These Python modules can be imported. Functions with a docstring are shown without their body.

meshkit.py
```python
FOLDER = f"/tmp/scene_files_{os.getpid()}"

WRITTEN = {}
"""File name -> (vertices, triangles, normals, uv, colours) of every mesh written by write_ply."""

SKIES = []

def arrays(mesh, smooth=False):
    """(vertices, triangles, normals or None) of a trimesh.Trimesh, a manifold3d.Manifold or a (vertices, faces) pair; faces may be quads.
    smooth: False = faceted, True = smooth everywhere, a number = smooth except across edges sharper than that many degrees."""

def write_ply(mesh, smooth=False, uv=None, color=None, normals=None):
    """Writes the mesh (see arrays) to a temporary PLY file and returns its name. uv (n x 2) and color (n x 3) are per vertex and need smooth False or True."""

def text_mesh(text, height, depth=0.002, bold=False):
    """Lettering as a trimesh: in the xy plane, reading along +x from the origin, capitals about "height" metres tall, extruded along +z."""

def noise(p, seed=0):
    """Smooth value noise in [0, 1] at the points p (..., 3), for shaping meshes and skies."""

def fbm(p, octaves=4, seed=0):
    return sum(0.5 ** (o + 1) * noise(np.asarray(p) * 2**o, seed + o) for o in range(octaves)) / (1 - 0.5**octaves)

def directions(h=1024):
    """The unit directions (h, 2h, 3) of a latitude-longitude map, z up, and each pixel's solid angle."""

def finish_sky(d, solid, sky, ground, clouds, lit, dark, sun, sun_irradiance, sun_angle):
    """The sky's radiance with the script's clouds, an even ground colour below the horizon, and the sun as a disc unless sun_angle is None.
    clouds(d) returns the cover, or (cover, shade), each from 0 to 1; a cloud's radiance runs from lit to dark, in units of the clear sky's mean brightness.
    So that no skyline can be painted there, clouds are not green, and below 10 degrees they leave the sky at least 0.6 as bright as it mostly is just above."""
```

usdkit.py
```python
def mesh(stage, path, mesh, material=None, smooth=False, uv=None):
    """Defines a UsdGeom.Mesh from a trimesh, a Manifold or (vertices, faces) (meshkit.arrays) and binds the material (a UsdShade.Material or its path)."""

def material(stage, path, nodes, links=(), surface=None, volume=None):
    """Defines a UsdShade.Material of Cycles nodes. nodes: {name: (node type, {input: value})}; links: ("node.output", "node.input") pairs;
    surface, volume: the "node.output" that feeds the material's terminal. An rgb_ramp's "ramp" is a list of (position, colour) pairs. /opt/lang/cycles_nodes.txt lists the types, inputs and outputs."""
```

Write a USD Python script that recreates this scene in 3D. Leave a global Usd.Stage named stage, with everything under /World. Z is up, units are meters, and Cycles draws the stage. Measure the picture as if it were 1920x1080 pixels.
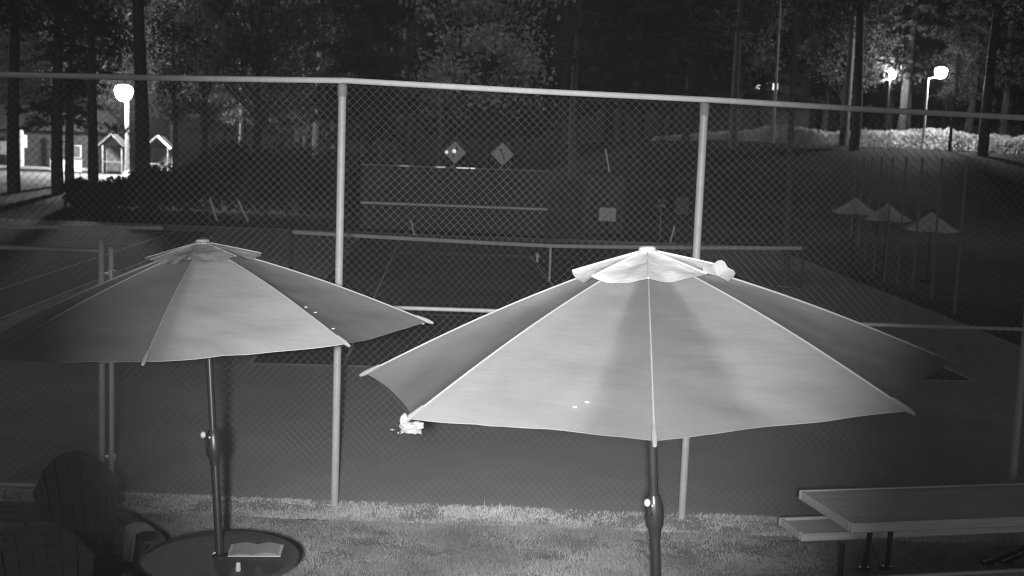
import math
import numpy as np
import trimesh
import usdkit, meshkit
from pxr import Usd, UsdGeom, UsdLux, UsdShade, Gf, Sdf, Vt

stage = Usd.Stage.CreateInMemory()
UsdGeom.SetStageUpAxis(stage, 'Z'); UsdGeom.SetStageMetersPerUnit(stage, 1.0)
WORLD = UsdGeom.Xform.Define(stage, '/World')
stage.SetDefaultPrim(WORLD.GetPrim())
UsdGeom.Scope.Define(stage, '/World/Looks')
PI = math.pi

# ------------------------------------------------------------------ camera
H = 3.33
pitch, roll = math.radians(6.9), math.radians(2.1)
F = np.array([0, math.cos(pitch), -math.sin(pitch)])
U0 = np.array([0, math.sin(pitch), math.cos(pitch)]); R0 = np.array([1.0, 0, 0])
RT = math.cos(roll) * R0 + math.sin(roll) * U0
UP = math.cos(roll) * U0 - math.sin(roll) * R0
cam = UsdGeom.Camera.Define(stage, '/World/camera')
cam.AddTransformOp().Set(Gf.Matrix4d(*RT, 0, *UP, 0, *(-F), 0, 0, 0, H, 1))
cam.CreateHorizontalApertureAttr(36.0); cam.CreateVerticalApertureAttr(20.25)
cam.CreateFocalLengthAttr(36.0 * 2209 / 1920)
cam.CreateClippingRangeAttr(Gf.Vec2f(0.05, 2000))
cam.CreateFStopAttr(41.4 / 10.0); cam.CreateFocusDistanceAttr(7.6)
cam.CreateExposureAttr(0.0)

# ------------------------------------------------------------------ night sky, added fill light, the lamp by the camera
SUN_DIR = np.array([-0.10, -1.0, 0.26]); SUN_DIR /= np.linalg.norm(SUN_DIR)      # direction towards the added fill light, behind the camera
usdkit.material(stage, '/World/Looks/night_sky', {
    'sky': ('sky_texture', {'sky_type': 'single_scattering', 'sun_disc': False, 'sun_elevation': math.asin(SUN_DIR[2]), 'sun_rotation': math.atan2(SUN_DIR[0], SUN_DIR[1])}),
    'bw': ('rgb_to_bw', {}), 'bg': ('background_shader', {'strength': 0.0010})},
    [('sky.color', 'bw.color'), ('bw.val', 'bg.color')], surface='bg.background')
dome = UsdLux.DomeLight.Define(stage, '/World/sky')
dome.CreateIntensityAttr(1.0)
UsdShade.MaterialBindingAPI.Apply(dome.GetPrim()).Bind(UsdShade.Material.Get(stage, '/World/Looks/night_sky'))
dome.GetPrim().SetCustomDataByKey('kind', 'structure')

def aim(xf, pos, d):
    """xf's -z axis along d"""
    z = -np.asarray(d, float); z /= np.linalg.norm(z)
    x = np.cross([0, 0, 1.0], z); x /= np.linalg.norm(x); y = np.cross(z, x)
    xf.AddTransformOp().Set(Gf.Matrix4d(*x, 0, *y, 0, *z, 0, *map(float, pos), 1))
fill = UsdLux.DistantLight.Define(stage, '/World/moonlight')
fill.CreateNormalizeAttr(True); fill.CreateIntensityAttr(0.05); fill.CreateAngleAttr(14.0); fill.CreateColorAttr(Gf.Vec3f(1, 1, 1))  # soft fill added from behind the camera to lift courts and trees
aim(fill, (0, 0, 0), -SUN_DIR)

LAMP_AT = np.array([-0.06, -0.6, 3.445])
LAMP_POWER = 1560.0
lamp = UsdLux.SphereLight.Define(stage, '/World/security_lamp/light')
lamp.CreateRadiusAttr(0.06); lamp.CreateNormalizeAttr(True); lamp.CreateIntensityAttr(LAMP_POWER)
sh = UsdLux.ShapingAPI.Apply(lamp.GetPrim())
sh.CreateShapingConeAngleAttr(19.5); sh.CreateShapingConeSoftnessAttr(1.0)
aim(lamp, LAMP_AT, np.array([-0.15, 12.0, 1.5]) - LAMP_AT)

# ------------------------------------------------------------------ helpers
rng = np.random.default_rng(7)
USED = {}
def numbered(path):
    n = USED.get(path, 0); USED[path] = n + 1
    return path if n == 0 else f'{path}_{n:03d}'
def keys(p, **kw):
    for k, v in kw.items():
        if v: p.SetCustomDataByKey(k, v)
def thing(name, label, cat, loc=(0, 0, 0), group=None, rotz=0, kind=None):
    x = UsdGeom.Xform.Define(stage, numbered('/World/' + name))
    x.AddTranslateOp().Set(Gf.Vec3d(*map(float, loc)))
    if rotz: x.AddRotateZOp().Set(math.degrees(rotz))
    keys(x.GetPrim(), label=label, category=cat, group=group, kind=kind)
    return x.GetPrim()
def part(parent, name, m, mat, smooth=30, label=None, kind=None):
    if isinstance(m, MB): m = m.mesh()
    g = usdkit.mesh(stage, numbered(f'{parent.GetPath()}/{name}'), m, '/World/Looks/' + mat, smooth=smooth)
    keys(g.GetPrim(), label=label, kind=kind)
    return g.GetPrim()
def single(name, m, mat, label=None, cat=None, group=None, kind=None, smooth=30):
    if isinstance(m, MB): m = m.mesh()
    g = usdkit.mesh(stage, numbered('/World/' + name), m, '/World/Looks/' + mat, smooth=smooth)
    keys(g.GetPrim(), label=label, category=cat, group=group, kind=kind)
    return g.GetPrim()
def copy_of(src, loc, label, rotz=0, scale=None, group=None):
    base = src.GetName()
    x = UsdGeom.Xform.Define(stage, numbered('/World/' + base))
    x.GetPrim().GetReferences().AddInternalReference(src.GetPath())
    x.ClearXformOpOrder()
    x.AddTransformOp().Set(placed(loc, rotz, scale or 1.0))
    was = src.GetCustomData()
    keys(x.GetPrim(), label=label, category=was['category'], group=group or was.get('group'))
    x.GetPrim().SetInstanceable(True)
    return x.GetPrim()
def placed(loc, rotz, s):
    c, n = math.cos(rotz) * s, math.sin(rotz) * s
    return Gf.Matrix4d(c, n, 0, 0, -n, c, 0, 0, 0, 0, s, 0, *map(float, loc), 1)

def usd_part(parent, name, m, mat, uv):
    g = usdkit.mesh(stage, numbered(f'{parent.GetPath()}/{name}'), m.mesh(), '/World/Looks/' + mat, smooth=True, uv=uv)
    return g.GetPrim()

class MB:
    """collects pieces into one mesh"""
    def __init__(s): s.v, s.f, s.n = [], [], 0
    def add(s, v, f=None):
        if f is None: v, f = np.asarray(v.vertices), np.asarray(v.faces)
        v = np.asarray(v, float); f = np.asarray(f, int)
        if f.shape[1] == 4: f = np.vstack([f[:, [0, 1, 2]], f[:, [0, 2, 3]]])
        s.v.append(v); s.f.append(f + s.n); s.n += len(v); return s
    def mesh(s): return trimesh.Trimesh(np.vstack(s.v), np.vstack(s.f), process=False)
    def box(s, c, size, R=None, bevel=0.0):
        m = cbox(size, bevel)
        v = m.vertices if R is None else m.vertices @ np.asarray(R).T
        return s.add(v + np.asarray(c, float), m.faces)
    def bar(s, a, b, w, t, up=(0, 0, 1), bevel=0.0):
        """a plank from a to b, w wide and t thick (along up)"""
        a, b = np.asarray(a, float), np.asarray(b, float); d = b - a; L = np.linalg.norm(d); d = d / L
        u = np.asarray(up, float); u = u - d * (u @ d)
        if np.linalg.norm(u) < 1e-6: u = np.cross(d, [0.3, 1, 0.2])
        u /= np.linalg.norm(u); q = np.cross(u, d)
        return s.box((a + b) / 2, (L, w, t), np.stack([d, q, u], 1), bevel)
    def tube(s, pts, r, sides=10, caps=True):
        p = np.asarray(pts, float); r = np.broadcast_to(r, (len(p),))
        t = np.gradient(p, axis=0); t /= np.linalg.norm(t, axis=1, keepdims=True) + 1e-12
        a = np.cross(t, np.where(np.abs(t[:, 2:]) < 0.9, [0, 0, 1.0], [1.0, 0, 0])); a /= np.linalg.norm(a, axis=1, keepdims=True) + 1e-12
        b = np.cross(t, a); an = np.arange(sides) * 2 * PI / sides
        v = (p[:, None] + r[:, None, None] * (np.cos(an)[None, :, None] * a[:, None] + np.sin(an)[None, :, None] * b[:, None])).reshape(-1, 3)
        i, j = np.meshgrid(np.arange(len(p) - 1), np.arange(sides), indexing='ij'); j2 = (j + 1) % sides
        q = np.stack([i * sides + j, i * sides + j2, (i + 1) * sides + j2, (i + 1) * sides + j], -1).reshape(-1, 4)
        f = np.vstack([q[:, [0, 1, 2]], q[:, [0, 2, 3]]])
        if caps:
            n = len(v); v = np.vstack([v, p[:1], p[-1:]]); k = np.arange(sides); k2 = (k + 1) % sides; o = (len(p) - 1) * sides
            f = np.vstack([f, np.stack([np.full(sides, n), k2, k], 1), np.stack([np.full(sides, n + 1), o + k, o + k2], 1)])
        return s.add(v, f)
    def lathe(s, prof, c=(0, 0, 0), axis=None, seg=24):
        """profile of (r, z) revolved about z, then axis"""
        m = trimesh.creation.revolve(np.asarray(prof, float), sections=seg)
        v = m.vertices
        if axis is not None:
            z = np.asarray(axis, float); z /= np.linalg.norm(z); x = np.cross([0.1, 1, 0.05], z); x /= np.linalg.norm(x)
            v = v @ np.stack([x, np.cross(z, x), z])
        return s.add(v + np.asarray(c, float), m.faces)
    def ball(s, c, r, sub=2):
        m = trimesh.creation.icosphere(sub, 1.0)
        return s.add(m.vertices * np.asarray(r, float) + np.asarray(c, float), m.faces)
    def grid(s, P):
        """P: (n, m, 3) points"""
        n, m = P.shape[:2]; i, j = np.meshgrid(np.arange(n - 1), np.arange(m - 1), indexing='ij')
        return s.add(P.reshape(-1, 3), np.stack([i * m + j, (i + 1) * m + j, (i + 1) * m + j + 1, i * m + j + 1], -1).reshape(-1, 4))
def cbox(size, bevel=0.0):
    sx, sy, sz = np.asarray(size, float) / 2
    if bevel <= 0: return trimesh.creation.box(size)
    b = min(bevel, sx * .45, sy * .45, sz * .45); pts = []
    for x in (-1, 1):
        for y in (-1, 1):
            for z in (-1, 1):
                pts += [(x * (sx - b), y * (sy - b), z * sz), (x * (sx - b), y * sy, z * (sz - b)), (x * sx, y * (sy - b), z * (sz - b))]
    return trimesh.convex.convex_hull(np.array(pts))

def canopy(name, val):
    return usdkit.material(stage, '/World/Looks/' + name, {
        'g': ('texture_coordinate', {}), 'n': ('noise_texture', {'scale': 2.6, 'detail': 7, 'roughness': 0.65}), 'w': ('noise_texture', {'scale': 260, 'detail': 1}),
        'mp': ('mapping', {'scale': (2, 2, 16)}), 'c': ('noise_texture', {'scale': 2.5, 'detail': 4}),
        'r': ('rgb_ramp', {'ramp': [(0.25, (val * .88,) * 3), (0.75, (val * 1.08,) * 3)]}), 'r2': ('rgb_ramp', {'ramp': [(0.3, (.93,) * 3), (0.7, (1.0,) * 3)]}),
        'u': ('uvmap', {'attribute': 'st'}), 'sp': ('separate_xyz', {}), 'd': ('rgb_ramp', {'ramp': [(0, (1, 1, 1)), (1, (.66, .66, .66))]}),  # st.x darkens the fabric where fold shade is painted in
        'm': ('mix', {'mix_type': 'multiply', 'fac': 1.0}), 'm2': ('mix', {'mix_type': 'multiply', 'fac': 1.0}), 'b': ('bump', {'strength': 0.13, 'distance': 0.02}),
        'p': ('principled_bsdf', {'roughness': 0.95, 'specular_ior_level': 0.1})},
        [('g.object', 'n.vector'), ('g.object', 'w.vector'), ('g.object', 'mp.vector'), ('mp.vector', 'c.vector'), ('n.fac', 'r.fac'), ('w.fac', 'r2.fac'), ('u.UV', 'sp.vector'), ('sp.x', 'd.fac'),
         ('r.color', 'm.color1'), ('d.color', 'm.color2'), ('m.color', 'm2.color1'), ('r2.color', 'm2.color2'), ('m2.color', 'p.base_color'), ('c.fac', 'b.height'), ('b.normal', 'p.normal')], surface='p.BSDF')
def look(name, val, rough=0.7, scale=6.0, amp=0.15, spec=0.3, metallic=0.0, bump=0.0, bump_scale=60.0, detail=5, stretch=(1, 1, 1)):
    nodes = {'g': ('texture_coordinate', {}), 'mp': ('mapping', {'scale': stretch}), 'n': ('noise_texture', {'scale': scale, 'detail': detail, 'roughness': 0.6}),
             'r': ('rgb_ramp', {'ramp': [(0.25, (max(val * (1 - amp), 0),) * 3), (0.75, (min(val * (1 + amp), .95),) * 3)]}),
             'p': ('principled_bsdf', {'roughness': rough, 'specular_ior_level': spec, 'metallic': metallic})}
    links = [('g.object', 'mp.vector'), ('mp.vector', 'n.vector'), ('n.fac', 'r.fac'), ('r.color', 'p.base_color')]
    if bump:
        nodes['n2'] = ('noise_texture', {'scale': bump_scale, 'detail': 3}); nodes['b'] = ('bump', {'strength': bump, 'distance': 0.02})
        links += [('mp.vector', 'n2.vector'), ('n2.fac', 'b.height'), ('b.normal', 'p.normal')]
    return usdkit.material(stage, '/World/Looks/' + name, nodes, links, surface='p.BSDF')
def glow(name, strength):
    return usdkit.material(stage, '/World/Looks/' + name, {'e': ('emission', {'color': (1, 1, 1), 'strength': strength})}, surface='e.emission')
def leafy(name, val, amp=0.35):
    return usdkit.material(stage, '/World/Looks/' + name, {
        'i': ('object_info', {}), 'g': ('geometry', {}), 'n': ('noise_texture', {'scale': 0.9, 'detail': 3}),
        'r': ('rgb_ramp', {'ramp': [(0.3, (val * (1 - amp),) * 3), (0.7, (val * (1 + amp),) * 3)]}),
        'd': ('diffuse_bsdf', {}), 't': ('translucent_bsdf', {}), 'm': ('mix_closure', {'fac': 0.3})},
        [('g.position', 'n.vector'), ('n.fac', 'r.fac'), ('r.color', 'd.color'), ('r.color', 't.color'), ('d.BSDF', 'm.closure1'), ('t.BSDF', 'm.closure2')], surface='m.closure')

look('galvanised_rail', 0.80, rough=0.45, scale=14, amp=0.12, spec=0.5)
look('galvanised', 0.50, rough=0.45, scale=14, amp=0.12, spec=0.5)
look('galvanised_dull', 0.30, rough=0.6, scale=14, amp=0.2)
look('weathered_steel', 0.12, rough=0.7, scale=14, amp=0.2)
look('faded_fabric', 0.80, rough=0.9, scale=5, amp=0.15)
look('wire', 0.28, rough=0.5, scale=20, amp=0.1, spec=0.5)
look('dark_metal', 0.035, rough=0.35, scale=20, amp=0.2, spec=0.6)
look('bright_metal', 0.8, rough=0.25, scale=20, amp=0.05, metallic=0.6)
look('white_plastic', 0.7, rough=0.4, amp=0.05, spec=0.5)
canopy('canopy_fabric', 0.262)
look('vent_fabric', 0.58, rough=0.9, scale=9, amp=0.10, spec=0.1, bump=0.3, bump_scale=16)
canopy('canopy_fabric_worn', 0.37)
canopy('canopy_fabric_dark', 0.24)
look('vent_fabric_worn', 0.32, rough=0.9, scale=12, amp=0.25, spec=0.1, bump=0.4, bump_scale=18)
look('seam_fabric', 0.34, rough=0.9, scale=12, amp=0.12, spec=0.1)
look('court_paint', 0.58, rough=0.9, scale=0.9, amp=0.16, spec=0.2, detail=9)
look('court_inner_paint', 0.16, rough=0.9, scale=0.9, amp=0.14, spec=0.2, detail=9)
look('line_paint', 0.85, rough=0.8, scale=3, amp=0.15)
look('soil', 0.036, rough=0.95, scale=0.6, amp=0.5, detail=8)
look('lawn_soil', 0.50, rough=0.95, scale=5, amp=0.45, detail=8, bump=0.6, bump_scale=40)
look('grit', 0.62, rough=0.95, scale=18, amp=0.25, bump=0.5, bump_scale=90)
look('concrete', 0.42, rough=0.9, scale=7, amp=0.15, bump=0.2)
look('chair_plastic', 0.12, rough=0.75, scale=8, amp=0.2, spec=0.15)
look('chair_wood', 0.16, rough=0.7, scale=8, amp=0.3, stretch=(1, 1, 6))
look('table_resin', 0.10, rough=0.6, scale=7, amp=0.2, spec=0.4)
look('table_wood', 0.88, rough=0.7, scale=4, amp=0.14, stretch=(0.6, 8, 8), bump=0.15)
look('table_wood_edge', 0.72, rough=0.8, scale=4, amp=0.2, stretch=(0.6, 8, 8))
look('cloth', 0.72, rough=0.95, scale=12, amp=0.2)
look('paper', 0.45, rough=0.8, scale=9, amp=0.08)
look('paper_edge', 0.7, rough=0.8, scale=40, amp=0.1)
look('net_tape', 0.62, rough=0.8, scale=9, amp=0.12)
look('net_cord', 0.04, rough=0.9)
look('board_paint', 0.10, rough=0.8, scale=1.2, amp=0.2)
look('sign_face', 0.75, rough=0.5, scale=5, amp=0.1)
look('sign_ink', 0.10, rough=0.6)
look('bark', 0.06, rough=0.95, scale=5, amp=0.5, stretch=(3, 3, .6))
look('bark_pale', 0.14, rough=0.95, scale=5, amp=0.4, stretch=(3, 3, .6))
look('wall_paint', 0.14, rough=0.9, scale=2, amp=0.15)
look('roof_shingle', 0.05, rough=0.9, scale=4, amp=0.3)
look('asphalt', 0.13, rough=0.9, scale=3, amp=0.25, detail=7)
look('timber_dark', 0.05, rough=0.85, scale=3, amp=0.3)
look('trim_white', 0.75, rough=0.7, scale=5, amp=0.1)
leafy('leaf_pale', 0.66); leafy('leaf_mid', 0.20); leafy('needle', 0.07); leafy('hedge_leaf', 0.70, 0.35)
leafy('grass_blade', 0.53, 0.35); leafy('dry_grass', 0.82, 0.12)
glow('lamp_glow', 1200.0); glow('lamp_glow_right', 360.0); glow('window_glow', 1.3); glow('window_glow_dim', 0.35)

# ------------------------------------------------------------------ ground and courts
def S(t): t = np.clip(t, 0, 1); return t * t * (3 - 2 * t)
def height(x, y):
    x, y = np.asarray(x, float), np.asarray(y, float)
    bank = 4.0 * S((y - 52) / 22) * S((x + 4) / 14)
    dip = -0.75 * np.exp(-((x - 14) ** 2 / 34 + (y - 40) ** 2 / 70)) * S((x - 9.6) / 2.0)
    bumps = (meshkit.fbm(np.stack([x * .25, y * .25, 0 * x], -1), 3, 5) - .5) * 0.5 * S((y - 50) / 8) * S((x + 18) / 6)
    return bank + dip + bumps
gx = np.unique(np.concatenate([np.linspace(-260, -50, 22), np.arange(-50, 50, 1.0), np.linspace(50, 260, 22)]))
gy = np.unique(np.concatenate([np.linspace(-60, 0, 8), np.arange(0, 130, 1.0), np.linspace(130, 420, 22)]))
X, Y = np.meshgrid(gx, gy, indexing='ij')
single('ground', MB().grid(np.stack([X, Y, height(X, Y) - 0.012], -1)), 'soil', kind='structure', smooth=True)
def sheet(x0, y0, x1, y1, z, nx=40, ny=30):
    X, Y = np.meshgrid(np.linspace(x0, x1, nx), np.linspace(y0, y1, ny), indexing='ij')
    return MB().grid(np.stack([X, Y, 0 * X + z], -1))
single('lawn', sheet(-12, 3.0, 12, 10.02, 0.0, 3, 3), 'lawn_soil', kind='structure')
def strip_edge(a, b, amp, seed):                                                      # worn, uneven border of the pale strip
    xs = np.linspace(-12, 12, 240); e = (meshkit.fbm(np.stack([xs * 2.1, 0 * xs, 0 * xs + seed], -1), 4, seed) - .5) * amp
    lo = a + e; return np.stack([np.stack([xs, lo, 0 * xs + 0.006], -1), np.stack([xs, 0 * xs + b, 0 * xs + 0.006], -1)], 1)
single('gravel_strip', MB().grid(strip_edge(9.98, 10.56, 0.14, 3)), 'grit', kind='structure')
single('court_surround', sheet(-33, 10.5, 9.4, 43.0, 0.0, 3, 3), 'court_paint', kind='structure')
single('road', sheet(-70, 70.0, -25.5, 90.0, 0.0, 3, 3), 'asphalt', kind='structure')
AX = np.array([-0.062, 0.998]); AX /= np.linalg.norm(AX); BX = np.array([AX[1], -AX[0]])          # along and across the courts
def court(c0, main):
    """c0: middle of the near baseline"""
    P = lambda a, b, z: np.array([*(np.asarray(c0) + AX * a + BX * b), z])
    def quad(a0, a1, b0, b1, z): return np.array([[P(a0, b0, z), P(a0, b1, z)], [P(a1, b0, z), P(a1, b1, z)]])
    root = UsdGeom.Xform.Define(stage, numbered('/World/court_surface')).GetPrim(); keys(root, kind='structure')
    part(root, 'inner_surface', MB().grid(quad(0, 23.77, -5.485, 5.485, 0.004)), 'court_inner_paint')
    z = 0.008
    L = [(-.02, .10, -5.53, 5.53), (23.67, 23.79, -5.53, 5.53), (.10, 23.67, -5.53, -5.45), (.10, 23.67, 5.45, 5.53),
         (.10, 23.67, -4.14, -4.09), (.10, 23.67, 4.09, 4.14), (5.46, 5.51, -4.09, 4.09), (18.26, 18.31, -4.09, 4.09), (5.51, 18.26, -.025, .025)]
    for q in L: part(root, 'painted_line', MB().grid(quad(*q, z)), 'line_paint')
    return P
C1 = np.array([1.66, 17.35]); C2 = C1 - BX * 15.85
P1, P2 = court(C1, True), court(C2, False)
def net(P, label, strap=True):
    base = P(11.885, 0, 0); ang = math.atan2(BX[1], BX[0])
    t = thing('tennis_net', label, 'tennis net', base, rotz=ang)
    W = 6.40
    top = lambda x: 0.93 + 0.14 * (abs(x) / W) ** 1.3
    xs = np.linspace(-W + .05, W - .05, 41)
    tape = MB(); tape.grid(np.stack([np.stack([xs, 0 * xs - .012, [top(x) - .085 for x in xs]], -1), np.stack([xs, 0 * xs - .012, [top(x) for x in xs]], -1), np.stack([xs, 0 * xs + .012, [top(x) for x in xs]], -1), np.stack([xs, 0 * xs + .012, [top(x) - .085 for x in xs]], -1)]).transpose(0, 1, 2))
    part(t, 'top_tape', tape, 'net_tape', smooth=False)
    cords = MB()
    for x in np.arange(-W + .06, W - .05, .046): cords.tube([(x, 0, .03), (x, 0, top(x) - .06)], .0013, 3, False)
    for z in np.arange(.03, .95, .046): cords.tube([(-W + .05, 0, z), (0, 0, z * .93), (W - .05, 0, z)], .0013, 3, False)
    part(t, 'netting', cords, 'net_cord', kind='stuff', smooth=False)
    for s in (-1, 1):
        part(t, 'net_post', MB().tube([(s * W, 0, 0), (s * W, 0, 1.10)], .042, 12), 'dark_metal')
    if strap: part(t, 'centre_strap', MB().box((0, -.014, .46), (.055, .006, .90)), 'net_tape')
net(P1, 'tennis net with pale top tape across the near court behind the mesh fence')
net(P2, 'tennis net on the neighbouring court at the left edge, pale tape in view')

# ------------------------------------------------------------------ tall chain link fence
FY = 10.46
fx = [-4.74, -1.55, 1.63, 4.62, 7.8]; fz = [3.78, 3.84, 3.79, 3.73, 3.68]
rail_z = lambda x: np.interp(x, fx, fz)
fence = thing('chain_link_fence', 'tall galvanised chain link fence with top and middle rail between lawn and courts', 'fence', (0, FY, 0))
for x in fx:
    zt = float(rail_z(x))
    po = part(fence, 'post', MB().tube([(x, 0, 0), (x, 0, zt - .035)], .035, 16), 'galvanised')
    part(po, 'post_cap', MB().lathe([(0, 0), (.043, 0), (.043, .09), (.036, .11), (.0, .115)], (x, 0, zt - .14), seg=16), 'galvanised_dull')
for a in range(len(fx) - 1):
    part(fence, 'top_rail', MB().tube([(fx[a], 0, fz[a]), ((fx[a] + fx[a + 1]) / 2, 0, (fz[a] + fz[a + 1]) / 2 - .006), (fx[a + 1], 0, fz[a + 1])], .026, 12), 'galvanised_rail')
    if a > 0: part(fence, 'middle_rail', MB().tube([(fx[a] + .035, 0, 1.845), (fx[a + 1] - .035, 0, 1.86)], .019, 12), 'galvanised')
def chain_link(x0, x1, z0f, z1f, p=.0355, r=.0021, seed=1):
    """interlocked zigzag wires; triangular section"""
    V, Fc, n = [], [], 0
    g = np.random.default_rng(seed)
    for k, x in enumerate(np.arange(x0, x1, p)):
        za, zb = z0f(x), z1f(x); m = int((zb - za) / p); i = np.arange(m + 1)
        z = za + i * p; xx = x + p * ((i + k) % 2) + (meshkit.noise(np.stack([0 * z + x * 1.3, z * 1.3, 0 * z], -1), 4) - .5) * .05
        yy = np.where((i + k) % 2, .0022, -.0022) + (meshkit.noise(np.stack([0 * z + x * 1.1, z * 1.1, 0 * z + 3], -1), 9) - .5) * .05
        c = np.stack([xx, yy + .042, z], -1)
        off = np.array([[0, -r, 0], [r * .87, r * .5, 0], [-r * .87, r * .5, 0]]) * [1.25, 1, 1]
        V.append((c[:, None] + off).reshape(-1, 3)); s = np.arange(m)[:, None] * 3 + n
        for j in range(3):
            j2 = (j + 1) % 3
            Fc.append(np.hstack([s + j, s + j2, s + 3 + j2])); Fc.append(np.hstack([s + j, s + 3 + j2, s + 3 + j]))
        n += 3 * (m + 1)
    return trimesh.Trimesh(np.vstack(V), np.vstack(Fc), process=False)
GX0, GX1, GZ = -4.66, -3.56, 2.30                                                      # the gate's opening
for a in range(len(fx) - 1):
    zt = lambda x: float(rail_z(x)) - .02
    if a == 0:
        part(fence, 'wire_mesh', chain_link(fx[0], GX1, lambda x: GZ + .06, zt), 'wire', smooth=False, kind='stuff')
        part(fence, 'wire_mesh', chain_link(GX1 + .04, fx[1], lambda x: .04, zt), 'wire', smooth=False, kind='stuff')
    elif a < 3: part(fence, 'wire_mesh', chain_link(fx[a], fx[a + 1], lambda x: .04, zt), 'wire', smooth=False, kind='stuff')
    else: part(fence, 'wire_mesh', chain_link(fx[a], 5.4, lambda x: .04, zt), 'wire', smooth=False, kind='stuff')
for x in fx[1:4]:
    for z in np.arange(.4, 3.5, .45):
        part(fence, 'wire_tie', MB().tube([(x - .05, .045, z), (x - .037, .0, z + .004), (x, -.038, z + .008), (x + .037, .0, z + .004), (x + .05, .045, z)], .0024, 4), 'wire')
gate = thing('fence_gate', 'low gate with pale top rail set in the tall fence at left', 'gate', (0, FY - .10, 0))
part(gate, 'gate_post', MB().tube([(GX1 - .01, .05, 0), (GX1 - .01, .05, 2.27)], .024, 14).ball((GX1 - .01, .05, 2.28), .028), 'galvanised')
part(gate, 'frame_stile', MB().tube([(-3.64, 0, .08), (-3.64, 0, 2.33)], .028, 14).ball((-3.64, 0, 2.34), .032), 'galvanised')
part(gate, 'frame_stile', MB().tube([(GX0, 0, .08), (GX0, 0, 2.28)], .024, 14), 'galvanised')
for z in (2.27, .12): part(gate, 'frame_rail', MB().tube([(-3.66, 0, z), (GX0, 0, z)], .022, 12), 'galvanised')
part(gate, 'hinge', MB().lathe([(0, -.03), (.035, -.025), (.035, .025), (0, .03)], (GX1 - .01, .05, 2.07), seg=14).bar((GX1 - .02, .03, 2.07), (-3.64, 0, 2.07), .03, .02), 'bright_metal')
part(gate, 'hinge', MB().lathe([(0, -.03), (.035, -.025), (.035, .025), (0, .03)], (GX1 - .01, .05, .4), seg=14).bar((GX1 - .02, .03, .4), (-3.64, 0, .4), .03, .02), 'bright_metal')
part(gate, 'wire_mesh', chain_link(GX0, -3.66, lambda x: .12, lambda x: 2.26), 'wire', smooth=False, kind='stuff')

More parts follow.
